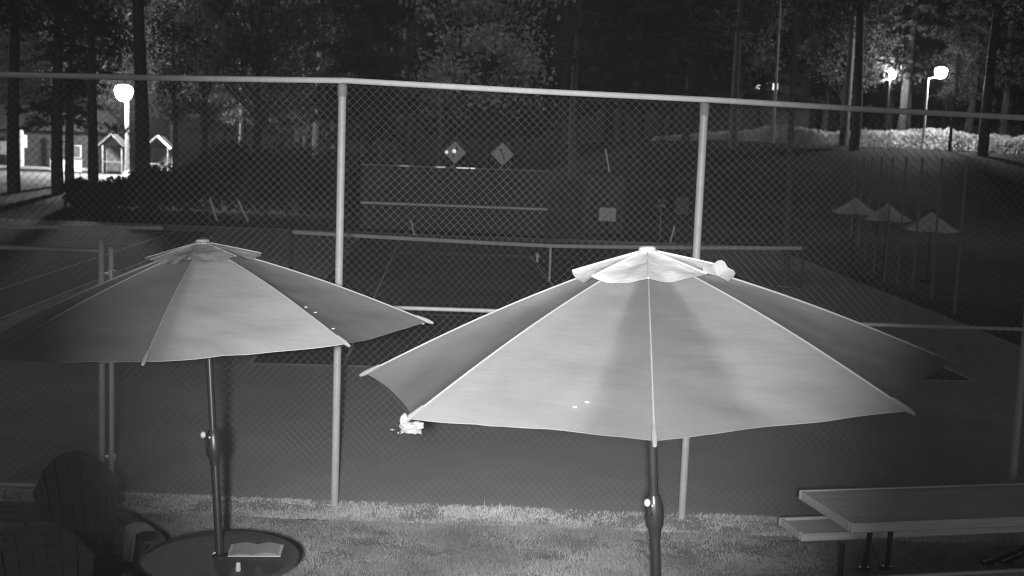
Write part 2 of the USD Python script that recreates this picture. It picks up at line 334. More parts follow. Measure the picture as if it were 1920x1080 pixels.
# ------------------------------------------------------------------ parasols
def parasol(label, c, R, rise, phi, tx, ty, base, fab, vent, seed, crank_z, handle, fold_shade):
    t = thing('parasol', label, 'parasol', (base[0], base[1], 0), group=None)
    o = np.array([base[0], base[1], 0.0]); c = np.asarray(c, float) - o
    n = np.array([tx, ty, 1.0]); n /= np.linalg.norm(n)
    e1 = np.array([1, 0, 0]) - n * n[0]; e1 /= np.linalg.norm(e1); e2 = np.cross(n, e1)
    dirn = lambda a: math.sin(a) * e1 - math.cos(a) * e2
    prof = lambda u: rise * (1 - u) + R * .022 * math.sin(PI * min(u, 1))
    pt = lambda a, u, dz=0.0: c + dirn(a) * (R * u) + n * (prof(u) + dz)
    A = [phi + k * PI / 4 for k in range(8)]
    g = np.random.default_rng(seed)
    for k in range(8):
        a0, a1 = A[k], A[k] + PI / 4
        us, vs = np.linspace(.10, 1, 22), np.linspace(0, 1, 17); P = np.zeros((22, 17, 3))
        sg = .052 * (1 + .4 * g.random())
        for i, u in enumerate(us):
            for j, v in enumerate(vs):
                w = .5 * 4 * v * (1 - v) + .5 * (1 - abs(2 * v - 1) ** 3.2)
                uu = u * (1 - .046 * w * S((u - .45) / .55))
                q = pt(a0, uu) * (1 - v) + pt(a1, uu) * v
                wr = (meshkit.fbm(np.array([q[0] * 2.6 + 7 * k, q[1] * 2.6, q[2] * 14.0]), 3, seed) - .5) * .040 * w
                P[i, j] = q - n * (R * sg * w * u ** 1.3 * (1.15 - .55 * u)) + n * wr
        m = MB().grid(P).grid((P - n * .002)[::-1])
        edge = P[-1]; m.grid(np.stack([edge, edge - n * .003], 0)).grid(np.stack([edge - n * .003 - 0.001 * n, edge - .001 * n], 0)[:, ::-1] - dirn((a0 + a1) / 2) * .003)
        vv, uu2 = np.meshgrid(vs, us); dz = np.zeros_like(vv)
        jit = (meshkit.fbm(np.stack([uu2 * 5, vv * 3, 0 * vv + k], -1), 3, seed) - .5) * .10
        if fold_shade[k]: dz = S((fold_shade[k][1] - np.where(fold_shade[k][0], 1 - vv, vv) + jit) / .16)  # darker wedges by the ribs: fold shade painted into the fabric colour
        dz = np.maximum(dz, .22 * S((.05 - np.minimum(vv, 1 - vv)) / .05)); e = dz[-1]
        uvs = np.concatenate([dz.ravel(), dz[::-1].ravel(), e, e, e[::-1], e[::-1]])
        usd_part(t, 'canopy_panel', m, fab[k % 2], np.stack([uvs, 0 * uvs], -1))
    for k in range(8):
        pts = [pt(A[k], u, .004) for u in np.linspace(.12, 1.0, 14)]
        part(t, 'seam', MB().tube(pts, .0048, 6), 'seam_fabric')
        tip = pt(A[k], 1.0); q = MB()
        q.tube([pt(A[k], .95, .006), pt(A[k], 1.0, .004), tip + dirn(A[k]) * .035 - n * .012], [.008, .014, .008], 10)
        part(t, 'corner_pocket', q, fab[0])
        rb = part(t, 'rib', MB().bar(pt(A[k], .06, -.05), pt(A[k], .985, -.02), .012, .018, n), 'dark_metal')
        part(rb, 'strut', MB().bar(c + n * (rise - .62) + dirn(A[k]) * .05, pt(A[k], .52, -.045), .010, .014, n), 'dark_metal')
    # the raised cap over the wind vent
    vr = .262; nu, nv = 12, 97; P = np.zeros((nu, nv, 3))
    for i, u in enumerate(np.linspace(.035, 1, nu)):
        for j, a in enumerate(np.linspace(0, 2 * PI, nv)):
            kk = ((a) / (PI / 4)) % 1; w = 4 * kk * (1 - kk); ang = phi + a
            wav = (meshkit.fbm(np.array([2.3 * math.cos(ang) * u + 9, 2.3 * math.sin(ang) * u, seed + .5]), 3, seed) - .5)
            uu = vr * u * (1 - .05 * w * u + .10 * wav * u)
            P[i, j] = c + dirn(ang) * R * uu + n * (prof(uu) + .020 + .030 * u - R * .020 * w * u + .085 * wav * u * w ** .5)
    P[:, -1] = P[:, 0]
    part(t, 'vent_cap', MB().grid(P).grid((P - n * .002)[::-1]), vent, smooth=40)
    for k in range(8):
        pts = [P[i, k * 12] + n * .002 for i in range(nu)]
        part(t, 'vent_seam', MB().tube(pts, .005, 5), vent)
    part(t, 'finial', MB().lathe([(0, 0), (.052, 0), (.054, .008), (.044, .014), (.042, .026), (.030, .032), (0, .033)], c + n * (rise + .006), n), vent)
    # pole, hub, crank
    foot = np.array([0, 0, 0.0]); top = c + n * (rise - .03)
    d = (c - foot); at = lambda z: foot + d * (z / d[2])
    part(t, 'lower_pole', MB().tube([at(.05), at(crank_z - .10)], .0265, 16), 'dark_metal')
    part(t, 'upper_pole', MB().tube([at(crank_z + .08), at(c[2]), top], .023, 16), 'dark_metal')
    ax = d / np.linalg.norm(d)
    cr = part(t, 'crank_housing', MB().lathe([(0, -.13), (.030, -.13), (.034, -.09), (.047, -.06), (.050, -.01), (.047, .05), (.035, .08), (.030, .10), (0, .10)], at(crank_z), ax), 'dark_metal')
    hx = np.array([handle, -.75, 0.0]); hx /= np.linalg.norm(hx); b = at(crank_z + .01)
    part(cr, 'crank_handle', MB().tube([b + hx * .04, b + hx * .085, b + hx * .09 + [0, 0, .075]], .009, 8).tube([b + hx * .09 + [0, 0, .075], b + hx * .115 + [0, 0, .08]], .007, 8), 'dark_metal')
    part(cr, 'crank_knob', MB().ball(b + hx * .125 + [0, 0, .08], (.017, .017, .021)), 'white_plastic')
    part(cr, 'collar_screw', MB().ball(at(crank_z + .055) + np.array([-.012, -.047, 0]), .009), 'bright_metal')
    part(t, 'rib_hub', MB().lathe([(0, -.03), (.05, -.03), (.055, 0), (.05, .03), (0, .03)], c + n * (rise - .62), n), 'dark_metal')
    part(t, 'top_hub', MB().lathe([(0, -.04), (.06, -.04), (.06, 0), (0, .01)], c + n * (rise - .035), n), 'dark_metal')
    part(t, 'base_weight', MB().lathe([(0, 0), (.25, 0), (.25, .035), (.21, .06), (.06, .07), (.045, .30), (.028, .31), (0, .31)], at(.0), seg=32), 'dark_metal')
    return t, pt, A, n, c + o, P + o, dirn, o
UR = dict(c=(.731, 6.006, 2.215), R=1.5, rise=.594, phi=-.101, tx=-.077, ty=0.0)
t1, pt1, A1, n1, c1, V1, dir1, o1 = parasol('large pale parasol nearest the camera, right of the middle, with a white vent cap', **UR, base=(.90, 6.0), fab=('canopy_fabric', 'canopy_fabric'), vent='vent_fabric', seed=3, crank_z=1.44, handle=-.35, fold_shade={**dict.fromkeys(range(8)), 7: (True, .36), 0: (False, .52), 2: (False, .3), 4: (True, .4)})
# the tied white bundle at its left front corner, and the vent flap folded up at the right
tip = pt1(A1[7], 1.0)
q = MB(); bb = trimesh.creation.icosphere(3, 1.0)
for k, (off, rad) in enumerate((((.0, -.012, -.035), (.040, .032, .022)), ((.032, -.008, -.030), (.034, .022, .020)), ((-.022, -.010, -.008), (.020, .018, .030)), ((.012, -.02, -.05), (.030, .022, .014)))):
    v = bb.vertices * (1 + 0.7 * (meshkit.fbm(bb.vertices * 1.7 + 3 * k, 2, 2 + k) - .5))[:, None]; q.add(v * rad + tip + off, bb.faces)
for k, (dx, dz) in enumerate(((-.035, -.055), (.055, -.05))):
    c_ = np.array([tip + [.0, -.02, -.035], tip + [dx * .5, -.03, -.035 + dz * .2], tip + [dx, -.025, -.03 + dz * .5]])
    for a_, b_ in zip(c_[:-1], c_[1:]): q.bar(a_, b_, .022, .004, (0, -.6, 1))
part(t1, 'tie_strap', q, 'vent_fabric_worn', smooth=True, label='white strap tied in a knot at the left front corner')
part(t1, 'strap_buckle', MB().ball(tip + [-.075, -.01, -.05], (.022, .014, .012)).ball(tip + [-.045, -.03, -.06], (.012, .01, .012)), 'dark_metal')
fl = pt1(A1[1] + .12, .262, .03); NI, NJ = 14, 18; P = np.zeros((NI, NJ, 3))
ex = np.array([math.cos(.25), math.sin(.25), 0]); up_ = np.array([-.05, -.18, 1.0])
for i, rr in enumerate(np.linspace(0, 1, NI)):
    for j, th in enumerate(np.linspace(-.45, PI * .94, NJ)):
        w = 1 + .16 * math.sin(5.3 * th + .7) * rr
        P[i, j] = fl + ex * (.082 * rr * w * math.cos(th) + .028) + up_ * (.072 * rr * w * math.sin(th) + .004) + np.array([0, -1, .2]) * (.022 * math.sin(2.6 * th) * rr + .03 * rr * (1 - rr))
part(t1, 'vent_flap', MB().grid(P).grid((P + [0, .003, 0])[::-1]), 'canopy_fabric_worn', smooth=True, label='corner of the vent cap folded up at the right')
UL = dict(c=(-1.885, 7.25, 2.115), R=1.37, rise=.535, phi=.026, tx=-.076, ty=.042)
t2, pt2, A2, n2, c2, V2, dir2, o2 = parasol('parasol with light and dark grey panels leaning left over the round table', **UL, base=(-1.70, 7.02), fab=('canopy_fabric_worn', 'canopy_fabric_dark'), vent='vent_fabric_worn', seed=11, crank_z=1.41, handle=-.22, fold_shade={**dict.fromkeys(range(8)), 0: (False, .17), 3: (False, .4), 5: (True, .3)})
def fleck(P, label, s=.011):
    single('fallen_petal', MB().ball((0, 0, 0), (s, s, s * .4), 1).mesh().apply_translation(P), 'white_plastic', label, 'petal', None)
def on_panel(pt, a, a1, u, v, n, R): 
    q = pt(a, u) * (1 - v) + pt(a1, u) * v; w = 4 * v * (1 - v)
    return q
for (u, v, w) in ((.86, .36, 'left'), (.84, .31, 'right')):
    P = on_panel(pt1, A1[0], A1[7], u, v, n1, 1.5); w4 = 4 * v * (1 - v)
    fleck(P + o1 - n1 * (1.5 * .062 * w4 * u ** 1.3 * (1.15 - .55 * u)) + n1 * .012, f'{w} one of two pale specks low on the front of the large parasol')
for (u, v, w) in ((.72, .07, 'upper'), (.77, .09, 'middle'), (.90, .05, 'lower')):
    P = on_panel(pt2, A2[1], A2[2], u, v, n2, 1.37)
    fleck(P + o2 + n2 * .006, f'{w} of three pale specks along the dark side of the left parasol')

# ------------------------------------------------------------------ round table, tray, cup
tb = thing('round_table', 'dark round patio table at bottom left with the parasol pole through it', 'table', (-1.75, 7.06, 0))
part(tb, 'table_top', MB().lathe([(.03, .70), (.44, .70), (.475, .705), (.485, .715), (.485, .728), (.475, .733), (.455, .729), (.03, .729), (.03, .70)], seg=64), 'table_resin')
for k in range(4):
    a = PI / 4 + k * PI / 2
    part(tb, 'leg', MB().tube([(.12 * math.cos(a), .12 * math.sin(a), .70), (.28 * math.cos(a), .28 * math.sin(a), .35), (.36 * math.cos(a), .36 * math.sin(a), 0)], .018, 10), 'dark_metal')
part(tb, 'apron_ring', MB().lathe([(.38, .66), (.40, .66), (.40, .70), (.38, .70), (.38, .66)], seg=48), 'table_resin')
part(tb, 'umbrella_collar', MB().lathe([(.029, .728), (.05, .728), (.05, .745), (.029, .748), (.029, .728)], (.0, -.0, 0), seg=24), 'dark_metal')
bk = thing('magazine', 'pale open magazine lying on the dark round table beside the parasol pole', 'magazine', (-1.555, 7.17, .733), rotz=.10)
for s in (-1, 1):
    xs = np.linspace(0, 1, 12); prof = .014 * np.sin(PI * np.clip(xs * 1.1, 0, 1)) + .006
    Pg = np.stack([np.stack([s * xs * .165, 0 * xs - .105 + (0.02 if s > 0 else 0), prof], -1), np.stack([s * xs * .165, 0 * xs + .105, prof], -1)], 1)
    part(bk, 'page', MB().grid(Pg if s > 0 else Pg[::-1]), 'paper')
    part(bk, 'page_block', MB().box((s * .083, -.002, .0035), (.164, .208, .006), bevel=.001), 'paper_edge')
part(bk, 'spine', MB().box((0, 0, .002), (.012, .21, .004)), 'paper_edge')
single('salt_shaker', MB().lathe([(0, 0), (.015, 0), (.017, .01), (.014, .035), (.015, .042), (.010, .052), (0, .054)], (-1.585, 6.83, .729), seg=16), 'white_plastic', 'tiny white shaker at the front edge of the dark round table', 'shaker')

# ------------------------------------------------------------------ slatted garden chairs
def chair(label, loc, rotz, mat, towel=False):
    """front towards -y, fan back"""
    t = thing('garden_chair', label, 'chair', loc, rotz=rotz)
    tilt = math.radians(20); bd = np.array([0, math.sin(tilt), math.cos(tilt)]); nrm = np.array([0, math.cos(tilt), -math.sin(tilt)])
    b0 = np.array([0, .20, .27])
    for k in range(7):
        s = (k - 3) / 3.0; x0, x1 = s * .19, s * .265
        arch = lambda x: .80 * math.sqrt(max(.05, 1 - .62 * (x / .32) ** 2))
        a = b0 + [x0, 0, 0]; b = b0 + bd * arch(x1) + [x1, 0, 0] - nrm * (.03 * s * s)
        w = np.array([1, 0, 0]); ps = []
        for u in np.linspace(0, 1, 9):
            p = a * (1 - u) + b * u; hw = .0295 + .0138 * u; ps.append((p, hw, (arch(abs(x1) - .04) - arch(x1)) * (1 if u == 1 else 0), (arch(abs(x1) + .04) - arch(x1)) * (1 if u == 1 else 0)))
        sgn = 1 if s >= 0 else -1
        lo = lambda q: q[0] - w * q[1] + bd * (q[2] if sgn > 0 else q[3]); hi = lambda q: q[0] + w * q[1] + bd * (q[3] if sgn > 0 else q[2])
        front = np.array([[lo(q) - nrm * .008, hi(q) - nrm * .008] for q in ps]); back = np.array([[hi(q) + nrm * .008, lo(q) + nrm * .008] for q in ps])
        loop = np.concatenate([front, back], 1); loop = np.concatenate([loop, loop[:, :1]], 1)
        m = MB().grid(loop[:, ::-1])
        for e in (0, -1): m.add(loop[e, :4], [[0, 1, 2, 3]] if e else [[3, 2, 1, 0]])
        part(t, 'back_slat', m, mat, smooth=False)
    for u, w in ((.12, .44), (.55, .60)):
        part(t, 'back_brace', MB().bar(b0 + bd * (.76 * u) + [-w / 2, 0, 0] + nrm * .024, b0 + bd * (.76 * u) + [w / 2, 0, 0] + nrm * .024, .06, .022, nrm), mat)
    for k in range(6):
        y = -.34 + k * .098; z = .37 - (y + .34) * .20
        part(t, 'seat_slat', MB().bar((-.26, y, z), (.26, y, z), .084, .02, (0, -.2, 1), .003), mat)
    for s in (-1, 1):
        part(t, 'front_leg', MB().box((s * .295, -.32, .27), (.028, .09, .54), bevel=.003), mat)
        part(t, 'rear_leg', MB().bar((s * .27, -.36, .34), (s * .27, .52, .03), .024, .10, (0, 0, 1), .003), mat)
        part(t, 'arm_rest', MB().add(trimesh.creation.extrude_polygon(__import__('shapely').Polygon([(-.055, .42), (.035, .42), (.05, .1), (.085, -.25), (.075, -.38), (.0, -.42), (-.07, -.38), (-.065, -.2)]), .022).apply_transform(np.diag([s, 1, 1, 1])).apply_translation((s * .31, 0, .54))), mat)
        part(t, 'arm_bracket', MB().bar((s * .31, -.32, .53), (s * .31, -.36, .42), .02, .05, (0, 1, 0)), mat)
    return t
ch = chair('dark slatted garden chair with rounded fan back beside the round table', (-2.86, 7.92, 0), math.radians(36), 'chair_plastic')
ch2 = chair('worn slatted garden chair cut off by the bottom left corner of the view', (-2.47, 6.36, 0), math.radians(38), 'chair_wood')
# pale towel over the arm of the fan chair
ca, sa = math.cos(math.radians(36)), math.sin(math.radians(36))
def loc(p, o=(-2.86, 7.92, 0)): return np.array([o[0] + p[0] * ca - p[1] * sa, o[1] + p[0] * sa + p[1] * ca, o[2] + p[2]])
prof = [(.205, .22), (.212, .40), (.222, .52), (.235, .572), (.30, .578), (.37, .572), (.395, .53), (.400, .42)]
ys = np.linspace(-.22, -.02, 10); Pg = np.zeros((len(prof), 10, 3))
for i, (x, z) in enumerate(prof):
    for j, y in enumerate(ys):
        w = .012 * math.sin(9 * j / 3.1 + i) * (abs(i - 4) / 4)
        Pg[i, j] = loc((x + w, y + (.012 * math.sin(i * 2.1) if j in (0, 9) else 0), z + (.0 if 1 < i < 6 else -.02 * math.sin(j * .9))))
single('towel', MB().grid(Pg).grid((Pg - [0, 0, .004])[::-1]), 'cloth', 'pale towel hanging over the arm of the dark fan backed chair', 'towel', smooth=True)
bn = thing('low_bench', 'low black bench at the left edge behind the slatted chairs', 'bench', (-3.75, 8.45, 0), rotz=.05)
for k in range(3): part(bn, 'seat_plank', MB().box((0, -.14 + k * .14, .50), (1.0, .125, .035), bevel=.004), 'chair_plastic')
for s in (-1, 1): part(bn, 'leg_frame', MB().box((s * .42, 0, .24), (.04, .38, .48), bevel=.004), 'dark_metal')

# ------------------------------------------------------------------ picnic table
pr = math.radians(13)
pt_ = thing('picnic_table', 'pale plank picnic table with dark metal legs at bottom right', 'picnic table', (2.50, 8.16, 0), rotz=pr)
LEN, DEP, TZ = 2.44, .76, .745
for k in range(5):
    y = DEP * (k + .5) / 5
    part(pt_, 'top_plank', MB().box((LEN / 2, y, TZ - .0225), (LEN - .012 * (k % 3), DEP / 5 - .0012, .045), bevel=.0006), 'table_wood')
part(pt_, 'front_edge', MB().box((LEN / 2, -.018, TZ - .03), (LEN + .07, .034, .075), bevel=.012), 'table_wood_edge')
part(pt_, 'back_edge', MB().box((LEN / 2, DEP + .018, TZ - .03), (LEN + .07, .034, .075), bevel=.012), 'table_wood_edge')
part(pt_, 'end_edge', MB().box((-.018, DEP / 2, TZ - .03), (.034, DEP + .0, .074), bevel=.012), 'table_wood_edge')
part(pt_, 'end_edge', MB().box((LEN + .018, DEP / 2, TZ - .03), (.034, DEP, .074), bevel=.012), 'table_wood_edge')
for yb in (.70, -.62):
    for k in range(2):
        part(pt_, 'bench_plank', MB().box((LEN / 2 + .02, yb + .09 + .15 * k + .04, .395), (LEN, .1485, .04), bevel=.0006), 'table_wood')
    part(pt_, 'bench_edge', MB().box((LEN / 2 + .02, yb + .043, .385), (LEN + .07, .034, .066), bevel=.012), 'table_wood_edge')
    part(pt_, 'bench_edge', MB().box((LEN / 2 + .02, yb + .447 - .018, .385), (LEN + .07, .034, .066), bevel=.012), 'table_wood_edge')
    part(pt_, 'bench_end', MB().box((.002, yb + .236, .385), (.034, .35, .064), bevel=.012), 'table_wood_edge')
for a_, b_ in (((.20, .10, .69), (.665, .939, .03)), ((.35, .08, .69), (.866, .938, .03)), ((2.24, .10, .69), (1.98, .939, .03)), ((2.10, .08, .69), (1.80, .938, .03))):
    lg = part(pt_, 'leg', MB().tube([a_, b_], .021, 12), 'dark_metal')
    part(lg, 'foot_cap', MB().box((b_[0], b_[1] + .01, .02), (.10, .07, .04), bevel=.01), 'dark_metal')
for x in (.274, 2.15):
    for yb in (.62, -.30): part(pt_, 'bench_leg', MB().tube([(x, yb, .37), (x, yb, .0)], .022, 12), 'dark_metal')
part(pt_, 'cross_bar', MB().bar((.30, .38, .675), (2.15, .38, .675), .05, .03), 'dark_metal')
single('patio', MB().box((0, 0, 0), (4.2, 3.2, .05), np.array([[math.cos(pr), -math.sin(pr), 0], [math.sin(pr), math.cos(pr), 0], [0, 0, 1]]), .008).mesh().apply_translation((4.4, 7.95, -.010)), 'concrete', kind='structure')

# ------------------------------------------------------------------ lawn blades
def blades(n, x0, x1, y0, y1, hmin, hmax, w, seed, dens=None, z=0.0):
    g = np.random.default_rng(seed)
    x, y = g.uniform(x0, x1, n), g.uniform(y0, y1, n)
    cl = meshkit.fbm(np.stack([x * 3.0, y * 3.0, 0 * x], -1), 3, seed)
    keep = g.random(n) < np.clip((cl - .25) * 2.6, .12, 1); x, y, cl = x[keep], y[keep], cl[keep]; n = len(x)
    h = (hmin + (hmax - hmin) * g.random(n)) * (.45 + 1.1 * cl); a = g.uniform(0, 2 * PI, n); ln = g.normal(0, .55, (n, 2)) * h[:, None]
    dx, dy = np.cos(a) * w, np.sin(a) * w
    b1, b2 = np.stack([x - dx, y - dy, 0 * x + z], -1), np.stack([x + dx, y + dy, 0 * x + z], -1)
    mid = np.stack([x + ln[:, 0] * .35, y + ln[:, 1] * .35, h * .6 + z], -1); tp = np.stack([x + ln[:, 0], y + ln[:, 1], h + z], -1)
    off = np.stack([dx * .7, dy * .7, 0 * x], -1)
    V = np.stack([b1, b2, mid - off, mid + off, tp], 1).reshape(-1, 3); k = np.arange(n)[:, None] * 5
    Fc = np.vstack([k + [0, 1, 3], k + [0, 3, 2], k + [2, 3, 4]])
    return trimesh.Trimesh(V, Fc, process=False)
single('lawn_grass', blades(170000, -5.2, 5.6, 8.3, 10.10, .008, .034, .0032, 21), 'grass_blade', 'short uneven grass of the lawn in front of the tall fence', 'grass', kind='stuff', smooth=False)
single('dry_grass', blades(60000, -5.2, 5.6, 10.02, 10.58, .008, .03, .0035, 22, z=.004), 'dry_grass', 'pale dry grass along the foot of the tall fence', 'dry grass', kind='stuff', smooth=False)
def tuft(x, y, n, h, seed, label):
    g = np.random.default_rng(seed); m = MB()
    for k in range(n):
        p = np.array([x + g.normal(0, .10), y + g.normal(0, .02), 0]); hh = h * g.uniform(.5, 1); l = g.normal(0, .25, 2) * hh; w = .006
        a = g.uniform(0, PI); d = np.array([math.cos(a) * w, math.sin(a) * w, 0])
        m.add([p - d, p + d, p + [l[0] * .4, l[1] * .4, hh * .6] - d * .8, p + [l[0] * .4, l[1] * .4, hh * .6] + d * .8, p + [l[0], l[1], hh]], [[0, 1, 3], [0, 3, 2], [2, 3, 4]])
    single('grass_tuft', m, 'dry_grass', label, 'grass tuft', kind='stuff', smooth=False)
tuft(-.20, 10.42, 40, .075, 4, 'taller pale grass tuft at the fence foot, left of the large parasol pole')
tuft(.02, 10.45, 8, .14, 5, 'thin upright grass tuft at the fence foot beside the taller tuft')

# ------------------------------------------------------------------ practice board, warning signs and small things on the far court
bd = thing('practice_board', 'wide dark tennis practice board with pale net line behind the far court', 'practice board', (-2.28, 44.2, 0))
part(bd, 'board_face', MB().box((0, 0, 1.22), (7.0, .06, 2.36), bevel=.01), 'board_paint')
part(bd, 'net_line', MB().box((0, -.034, 1.0), (7.0, .008, .075)), 'line_paint')
part(bd, 'top_cap', MB().box((0, -.005, 2.425), (7.04, .09, .04), bevel=.006), 'galvanised_dull')
for x, w in ((-.55, .36), (.30, .5), (.62, .25), (-1.9, .35)):
    part(bd, 'reflective_strip', MB().box((x, -.052, 2.425), (w, .006, .05)), 'bright_metal')
for x in (-3.3, -1.1, 1.1, 3.3): part(bd, 'support_post', MB().box((x, .09, 1.2), (.10, .10, 2.4), bevel=.006), 'bark')
def warning(x, label, spots, bend):
    y = 47.0; k = y / 44.0; zc = 3.33 - (3.33 - 2.99) * k
    t = thing('warning_sign', label, 'road sign', (x * k, y, 0))
    pl = trimesh.creation.extrude_polygon(__import__('shapely').Polygon([(0, -.45), (.45, 0), (0, .45), (-.45, 0)]).buffer(-.05).buffer(.05), .006).apply_transform(trimesh.transformations.rotation_matrix(PI / 2, [1, 0, 0])).apply_translation((0, 0, zc))
    part(t, 'panel', pl, 'sign_face', smooth=False)
    ar = MB()
    pts = np.array([(-.06, -.20), (-.06, -.02), (.07, .08), (.07, .16)]) * [bend, 1]
    for a, b in zip(pts[:-1], pts[1:]): ar.bar((a[0], -.012, zc + a[1]), (b[0], -.012, zc + b[1]), .055, .004, (0, 1, 0))
    ar.add([(.0 * bend, -.012, zc + .14), (.14 * bend, -.012, zc + .14), (.07 * bend, -.012, zc + .24)], [[0, 1, 2], [0, 2, 1]])
    part(t, 'arrow_symbol', ar, 'sign_ink', smooth=False)
    part(t, 'sign_post', MB().tube([(0, .03, 0), (0, .03, zc + .3)], .03, 8), 'galvanised_dull')
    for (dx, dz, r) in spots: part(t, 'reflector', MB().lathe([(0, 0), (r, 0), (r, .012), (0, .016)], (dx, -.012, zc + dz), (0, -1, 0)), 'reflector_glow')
glow('reflector_glow', 0.9)  # emission stands in for lamp light thrown back by the reflectors
warning(-2.30, 'diamond road sign with two bright reflectors above the practice board', [(-.03, .05, .075), (-.33, .0, .06)], 1)
warning(-.54, 'diamond road sign with a bent arrow above the right half of the practice board', [], -1)
def easel(x, y, z, h, w, label, lean):
    t = thing('folding_stand', label, 'folding stand', (x, y, z))
    part(t, 'front_leg', MB().bar((0, -.02, h), (w + lean, -.1, 0), .055, .03, (0, 1, 0)), 'trim_white')
    part(t, 'rear_leg', MB().bar((-.02, .02, h * .93), (-w * .35 + lean * .2, .15, 0), .035, .025, (0, 1, 0)), 'wall_paint')
    part(t, 'cross_bar', MB().bar((-w * .15, 0, h * .4), (w * .5 + lean * .5, 0, h * .45), .03, .02, (0, 1, 0)), 'wall_paint')
easel(-11.9, 46.0, 0, .85, .22, 'left of two thin pale folding stands beyond the neighbouring court', .08)
easel(-10.8, 46.0, 0, .80, .30, 'right of two thin pale folding stands beyond the neighbouring court', .12)
easel(-3.72, 42.2, 0, .55, .12, 'short pale folding stand in front of the practice board', .05)
easel(5.85, 43.0, 0, .62, -.25, 'dim folding stand beyond the far court, left of the fence post', .1)
easel(3.50, 47.0, float(height(3.5, 47.0)) + 2.45 - .03, .9, .15, 'pale folding stand on the raised platform above the small white board', .04)
pf = thing('platform', 'dark timber platform beyond the far court carrying a pale folding stand', 'platform', (3.5, 47.0, 0))
part(pf, 'deck', MB().box((0, .1, 2.36), (1.6, 1.0, .08), bevel=.01), 'bark')
for sx in (-.7, .7):
    for sy in (-.3, .5): part(pf, 'post', MB().box((sx, sy, 1.16), (.10, .10, 2.32)), 'bark')
part(pf, 'front_panel', MB().box((0, -.42, 1.16), (1.6, .03, 2.30)), 'board_paint')
nb = thing('notice_board', 'small plain white board on a post beyond the far court', 'board', (3.46, 44.0, 0))
part(nb, 'panel', MB().box((0, 0, .90), (.62, .03, .50), bevel=.006), 'sign_face'); part(nb, 'post', MB().box((0, .04, .5), (.06, .05, 1.0)), 'bark')
nb = thing('notice_board', 'dim grey board on a post beyond the far court, beside the fence post', 'board', (6.25, 44.2, 0))
part(nb, 'panel', MB().box((0, 0, 1.32), (.50, .03, .62), bevel=.006), 'wall_paint'); part(nb, 'post', MB().box((0, .04, .75), (.06, .05, 1.5)), 'bark')
vn = thing('wind_fan', 'small pale four bladed garden windmill on a thin stake beyond the far court', 'windmill', (5.45, 44.0, 0))
for k in range(4):
    a = PI / 4 + k * PI / 2; d = np.array([math.cos(a), 0, math.sin(a)]); e = np.array([-d[2], 0, d[0]]); o = np.array([0, -.03, 1.39])
    part(vn, 'blade', MB().add([o, o + d * .12 - e * .06, o + d * .21, o + d * .12 + e * .05 - [0, .03, 0]], [[0, 1, 2], [0, 2, 3], [2, 1, 0], [3, 2, 0]]), 'sign_face', smooth=False)
part(vn, 'stake', MB().tube([(0, 0, 0), (0, 0, 1.40)], .012, 6), 'galvanised_dull')
tg = P1(11.885, -.10, 0)
single('score_tag', MB().box((0, 0, 0), (.05, .01, .20), bevel=.003).ball((0, -.01, .06), (.05, .02, .06), 1).mesh().apply_translation((tg[0] - .22, tg[1] - .06, .58)), 'net_tape', 'small pale tag hanging on the near court net left of its strap', 'tag')
pl = thing('floodlight_pole', 'tall slim grey pole rising out of view at the right end of the near net', 'pole', (6.98, 29.9, 0))
part(pl, 'shaft', MB().tube([(0, 0, 0), (-.12, 0, 4), (-.22, 0, 9.2)], [.085, .07, .055], 12), 'weathered_steel'); part(pl, 'base_flange', MB().lathe([(0, 0), (.18, 0), (.18, .04), (.1, .06), (0, .06)]), 'galvanised_dull')
part(pl, 'lamp_head', MB().box((-.22, -.25, 9.2), (.35, .7, .14), bevel=.03), 'galvanised_dull')

# side fence posts on the right
sf = thing('side_fence', 'row of thin dim fence posts with wire beside the courts at right', 'fence', (0, 0, 0))
p0, p1 = np.array([9.70, 25.6]), np.array([14.1, 48.2]); ds = np.linalg.norm(p1 - p0)
prev = None
for k in range(9):
    q = p0 + (p1 - p0) / ds * 3.3 * k; z = float(height(*q))
    part(sf, 'post', MB().tube([(*q, z - .05), (*q, 3.40)], .030, 10), 'galvanised_dull')
    if prev is not None:
        for zz in (.6, 1.5, 2.4, 3.3): part(sf, 'line_wire', MB().tube([(*prev, zz), (*q, zz)], .004, 4), 'wire')
    prev = q

# small parasols on the far terrace
def small_parasol(x, y, zt, R, rise, label, src=None):
    z0 = float(height(x, y))
    t = thing('terrace_parasol', label, 'parasol', (x, y, z0))
    zr = zt - rise - z0
    for k in range(6):
        a0, a1 = k * PI / 3 + .3, (k + 1) * PI / 3 + .3
        P = np.zeros((6, 5, 3))
        for i, u in enumerate(np.linspace(.02, 1, 6)):
            for j, v in enumerate(np.linspace(0, 1, 5)):
                w = 4 * v * (1 - v); p = np.array([math.cos(a0), math.sin(a0), 0]) * (1 - v) + np.array([math.cos(a1), math.sin(a1), 0]) * v
                P[i, j] = p * R * u * (1 - .05 * w * u) + [0, 0, zr + rise * (1 - u ** .85) - .05 * w * u]
        part(t, 'canopy_panel', MB().grid(P).grid((P - [0, 0, .004])[::-1]), 'faded_fabric')
    part(t, 'pole', MB().tube([(0, 0, 0), (0, 0, zr + rise + .05)], .016, 8), 'soil')
    part(t, 'base', MB().lathe([(0, 0), (.22, 0), (.20, .06), (.04, .08), (0, .08)], seg=16), 'soil')
small_parasol(11.66, 40.5, 2.00, .86, .52, 'farthest of three small dim parasols beyond the side fence')
small_parasol(12.62, 40.0, 1.86, .90, .55, 'middle one of three small dim parasols beyond the side fence')
small_parasol(14.06, 39.8, 1.64, 1.0, .62, 'nearest and rightmost of three small dim parasols beyond the side fence')

